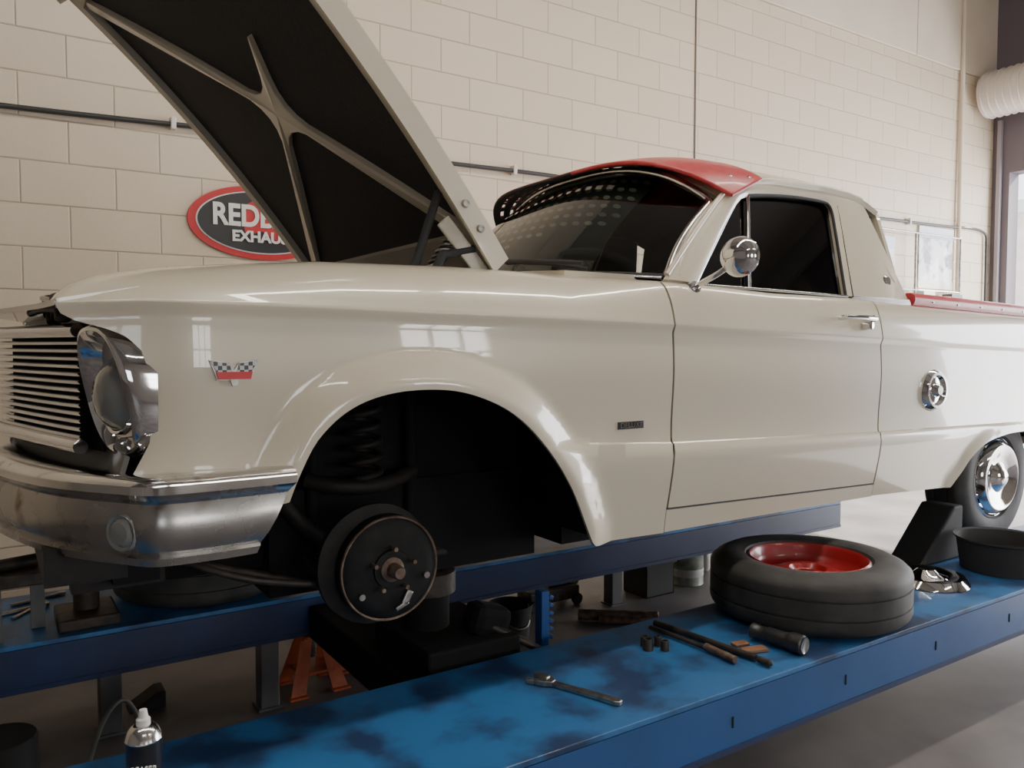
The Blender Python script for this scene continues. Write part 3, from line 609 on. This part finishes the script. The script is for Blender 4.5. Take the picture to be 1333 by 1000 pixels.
lathe('body',[(0,0),(.024,0),(.029,.004),(.029,.04),(.025,.05),(.023,.06),(.024,.12),(.021,.125),(.021,.15),(.024,.155),(.024,.172),(0,.174)],p0,d,mat('torch_plastic',(.02,.021,.023),.35),g,32)
lathe('lens',[(0,-.001),(.02,-.001),(.024,-.003)],p0,d,LENS,g,24)
g=group('pry_bar'); tube('shaft',[(.86,.14,.442),(.88,.0,.442),(.90,-.24,.442)],.010,DARK2,g); lathe('tip',[(0,0),(.010,.01),(.010,.05),(0,.06)],(.90,-.24,.442),(0,-1,0),DARK2,g,12)
g=group('pry_bar.001'); tube('shaft',[(.82,.12,.441),(.84,-.05,.441),(.835,-.20,.441)],.007,DARK2,g); cyl('grip',(.84,-.10,.444),(.835,-.22,.444),.011,RUST,g)
g=group('wood_offcut'); box('plank',.92,1.0,-.20,-.165,.431,.441,WOOD,g,.002,rot=(-.3,'Z')); box('chip',.94,.99,-.14,-.11,.431,.439,WOOD,g,.002,rot=(-.2,'Z'))
g=group('socket_set')
for i,(x,y,r,h) in enumerate([(.70,-.0,.016,.035),(.74,-.03,.013,.03),(.715,.03,.014,.03),(.75,.01,.012,.03)]):
    lathe('socket_%d'%i,[(0,0),(r,0),(r,h*.9),(r*.9,h),(r*.6,h),(r*.6,h*.5),(0,h*.5)],(x,y,.431),(0,0,1),DARK2,g,16)
g=group('aerosol_can'); c=(-.715,-.117,.431)
lathe('body',[(0,0),(.031,0),(.033,.004),(.033,.165)],c,(0,0,1),mat('can_label',(.012,.012,.016),.3,.3),g,40)
lathe('label_band',[(.0333,.04),(.0336,.042),(.0336,.08),(.0333,.082)],c,(0,0,1),mat('label_yellow',(.45,.40,.25),.4),g,40)
lathe('shoulder',[(.033,.165),(.0345,.168),(.033,.172),(.028,.184),(.020,.192),(.014,.194),(.0,.194)],c,(0,0,1),CHROMED,g,40)
lathe('nozzle',[(.013,.194),(.013,.204),(.009,.208),(.007,.222),(0,.224)],c,(0,0,1),WHITE,g,24)
text('label_text','DEGREASER',(-.735,-.152,.555),.014,SIGNW,g,rot=(math.pi/2,0,-.35))
def jstand(nm,x,y):
    g=group(nm)
    for i,(a,b_) in enumerate([(-1,-1),(1,-1),(1,1),(-1,1)]):
        v=[]; 
        for z,r,wd in [(0,.085,.03),(.2,.035,.022)]:
            v+= [(x+a*r-wd,y+b_*r,z),(x+a*r+wd,y+b_*r,z)]
        mesh('leg_%d'%i,v,[(0,1,3,2)],ORANGE,g,False,solid=.006)
        box('foot_%d'%i,x+a*.085-.035,x+a*.085+.035,y+b_*.085-.02,y+b_*.085+.02,0,.008,ORANGE,g)
    for i,(z,r) in enumerate([(.07,.07),(.2,.036)]): box('collar_%d'%i,x-r,x+r,y-r,y+r,z,z+.012,ORANGE,g,.003)
    cyl('column',(x,y,.12),(x,y,.27),.018,STEEL,g)
jstand('jack_stand',.10,1.28); jstand('jack_stand.001',.34,1.42)
for nm,x,y in [('steel_post',-.10,1.20),('steel_post.001',-.62,1.3),('steel_post.002',1.76,1.40)]:
    g=group(nm); box('post',x-.035,x+.035,y-.035,y+.035,.006,.28,GREY,g,.004); box('base',x-.045,x+.045,y-.045,y+.045,0,.008,GREY,g)
g=group('paint_tin'); lathe('tin',[(0,0),(.092,0),(.095,.004),(.093,.01),(.093,.185),(.096,.19),(.093,.195),(.08,.195),(.078,.188),(0,.188)],(2.36,1.46,0),(0,0,1),mat('tin_label',(.40,.42,.36),.4,.2,c2=(.16,.2,.15),scale=18),g,40); lathe('band',[(.0935,.05),(.0945,.052),(.0945,.09),(.0935,.092)],(2.36,1.46,0),(0,0,1),WHITE,g,40)
g=group('parts_crate'); 
for a_ in [(1.96,2.16,1.36,1.365,0,.19),(1.96,2.16,1.54,1.545,0,.19),(1.96,1.965,1.36,1.545,0,.19),(2.155,2.16,1.36,1.545,0,.19),(1.96,2.16,1.36,1.545,0,.006),(1.95,2.17,1.35,1.36,.17,.19)]: box('side',*a_,BLACK,g)
g=group('oil_bottle'); lathe('body',[(0,0),(.05,0),(.055,.01),(.055,.15),(.04,.19),(.02,.21),(.02,.235),(0,.235)],(2.62,1.60,0),(0,0,1),WHITE,g,32)
g=group('trolley_jack'); box('frame',1.30,1.62,1.50,1.62,.03,.10,DARK2,g,.01); cyl('ram',(1.45,1.56,.12),(1.64,1.56,.11),.025,STEEL,g); lathe('saddle',[(0,.03),(.05,.03),(.05,0),(0,0)],(1.35,1.56,.12),(0,0,1),STEEL,g,24)
for i,(x,y) in enumerate([(1.33,1.5),(1.33,1.62),(1.6,1.5),(1.6,1.62)]): cyl('wheel_%d'%i,(x,y-.012,.03),(x,y+.012,.03),.03,BLACK,g,20)
g=group('exhaust_pipe_offcut'); cyl('pipe',(1.45,1.30,.03),(1.75,1.05,.03),.028,RUST,g); cyl('pipe_2',(1.5,1.20,.022),(1.85,.92,.022),.018,RUST,g)
g=group('shop_rag'); v,f=grid(lambda a,b:(1.05+.22*a+.02*math.sin(7*b),.75+.18*b+.02*math.sin(5*a),.012+.012*math.sin(9*a+3*b)*math.sin(8*b)),14,14); mesh('cloth',v,f,mat('rag_cloth',(.10,.04,.035),.9,c2=(.2,.1,.09),scale=12),g,solid=.004)
g=group('plastic_bucket'); lathe('bucket',[(0,.006),(.075,.006),(.095,.17),(.102,.175),(.102,.168),(.10,.165),(.082,0),(0,0)],(1.02,1.25,0),(0,0,1),BLACK,g,36); tube('handle',[(.92,1.25,.165),(.96,1.17,.10),(1.02,1.145,.08),(1.08,1.17,.10),(1.12,1.25,.165)],.004,STEEL,g)
BR=mat('blue_rack',(.012,.07,.26),.4)
g=group('ladder_jack'); box('rack',.52,.55,.30,.34,.0,.56,BR,g,.003)
for i in range(6): box('tooth_%d'%i,.55,.568,.30,.34,.400+i*.026,.413+i*.026,BR,g,.003,rot=(.5,'Y'))
box('base',.46,.62,.24,.42,.0,.05,DARK2,g,.01)
g=group('rubber_wedge'); mesh('wedge',[(-.55,1.40,0),(-.42,1.40,0),(-.42,1.5,0),(-.55,1.5,0),(-.45,1.40,.06),(-.42,1.40,.06),(-.42,1.5,.06),(-.45,1.5,.06)],[(0,3,2,1),(0,1,5,4),(3,7,6,2),(0,4,7,3),(1,2,6,5),(4,5,6,7)],BLACK,g,False,bevel=.005)
g=group('hand_tools')
for i,(x0,y0,x1,y1,r) in enumerate([(-.95,1.42,-.80,1.46,.008),(-.90,1.52,-.74,1.58,.007),(-.90,1.36,-.80,1.50,.006),(-.72,1.40,-.66,1.50,.010)]): 
    cyl('tool_%d'%i,(x0,y0,.43+r),(x1,y1,.43+r),r,STEEL,g,12); cyl('tool_head_%d'%i,(x1,y1,.431),(x1,y1,.431+2*r),r*1.9,STEEL,g,12)
g=group('parts_stand'); box('top',-.98,-.80,1.12,1.28,.60,.64,DARK2,g,.005); box('leg_1',-.97,-.93,1.13,1.17,.432,.6,GREY,g); box('leg_2',-.85,-.81,1.23,1.27,.432,.6,GREY,g); cyl('part',(-.95,1.18,.66),(-.83,1.22,.66),.02,DARK2,g)
g=group('transmission_jack'); box('base',-.78,-.60,1.12,1.34,.431,.47,DARK2,g,.008); cyl('column',(-.69,1.24,.47),(-.69,1.24,.66),.04,DARK2,g); box('cradle',-.78,-.60,1.14,1.34,.66,.70,DARK2,g,.008); box('cradle_arm',-.76,-.73,1.14,1.34,.70,.76,DARK2,g,.004)
g=group('air_hose'); tube('hose',[(-.72,1.02,.012),(-.70,.98,.12),(-.66,1.0,.2),(-.60,1.05,.22),(-.55,1.04,.1),(-.60,1.0,.012)],.008,mat('hose_grey',(.12,.13,.12),.5),g)
g=group('oil_drum'); lathe('drum',[(0,0),(.10,0),(.105,.01),(.105,.16),(.10,.17),(0,.17)],(-.95,1.05,.002),(0,0,1),BLACK,g,32)
# ---------------------------------------------------------------- lights
tm=emis('tube_glow',(1,.97,.92),22)
def arealight(nm,loc,rot,sx,sy,P,c=(1,1,1)):
    l=bpy.data.lights.new(nm,'AREA'); l.shape='RECTANGLE'; l.size=sx; l.size_y=sy; l.energy=P; l.color=c
    o=bpy.data.objects.new(nm,l); col.objects.link(o); o.location=loc; o.rotation_euler=rot; return o
for i,(x,y) in enumerate([(-1.7,-.35),(.5,-.35),(2.7,-.35),(4.9,-.35),(-1,-4.5),(3,-4.5)]):
    nm='ceiling_light' if i==0 else 'ceiling_light.%03d'%i
    g=group(nm); box('housing',x-1.05,x+1.05,y-.1,y+.1,4.62,4.68,WHITE,g,.01); cyl('tube_1',(x-1,y-.05,4.60),(x+1,y-.05,4.60),.018,tm,g,12); cyl('tube_2',(x-1,y+.05,4.60),(x+1,y+.05,4.60),.018,tm,g,12)
    for dx in(-.8,.8): cyl('hanger',(x+dx,y,4.68),(x+dx,y,5.3),.006,STEEL,g,8)
    arealight('strip_light_%d'%i,(x,y,4.57),(0,0,0),2.0,.12,[12,27,36,38,5,11][i],(1,.885,.72))
arealight('daylight_right',(8.25,-.45,1.6),(0,math.radians(90),0),3.0,5.4,680,(.98,.97,1))
for i,x in enumerate([-3.8,.6,5.0]): arealight('daylight_window_%d'%i,(x,-9.12,2.1),(math.radians(90),0,0),1.6,1.8,[12,70,135][i],(1,.94,.86))
sun=bpy.data.lights.new('sun','SUN'); sun.energy=28; sun.angle=.01; sun.color=(1,.95,.88); so=bpy.data.objects.new('sun',sun); col.objects.link(so)
so.rotation_euler=Vector((-1,.28,-.75)).to_track_quat('-Z','Y').to_euler()
w=bpy.data.worlds.new('sky'); bpy.context.scene.world=w; w.use_nodes=True; bg=w.node_tree.nodes['Background']; bg.inputs[0].default_value=(.88,.93,1,1); bg.inputs[1].default_value=5
# ---------------------------------------------------------------- camera
cam=bpy.data.cameras.new('camera'); co=bpy.data.objects.new('camera',cam); col.objects.link(co)
cam.sensor_width=36; cam.lens=36*1040/1333; cam.clip_start=.05
co.location=(-.947,-1.759,1.35)
fw=Vector((.549,.836,0)).normalized()*math.cos(math.radians(2.75))+Vector((0,0,-math.sin(math.radians(2.75))))
co.rotation_euler=fw.to_track_quat('-Z','Y').to_euler()
bpy.context.scene.camera=co
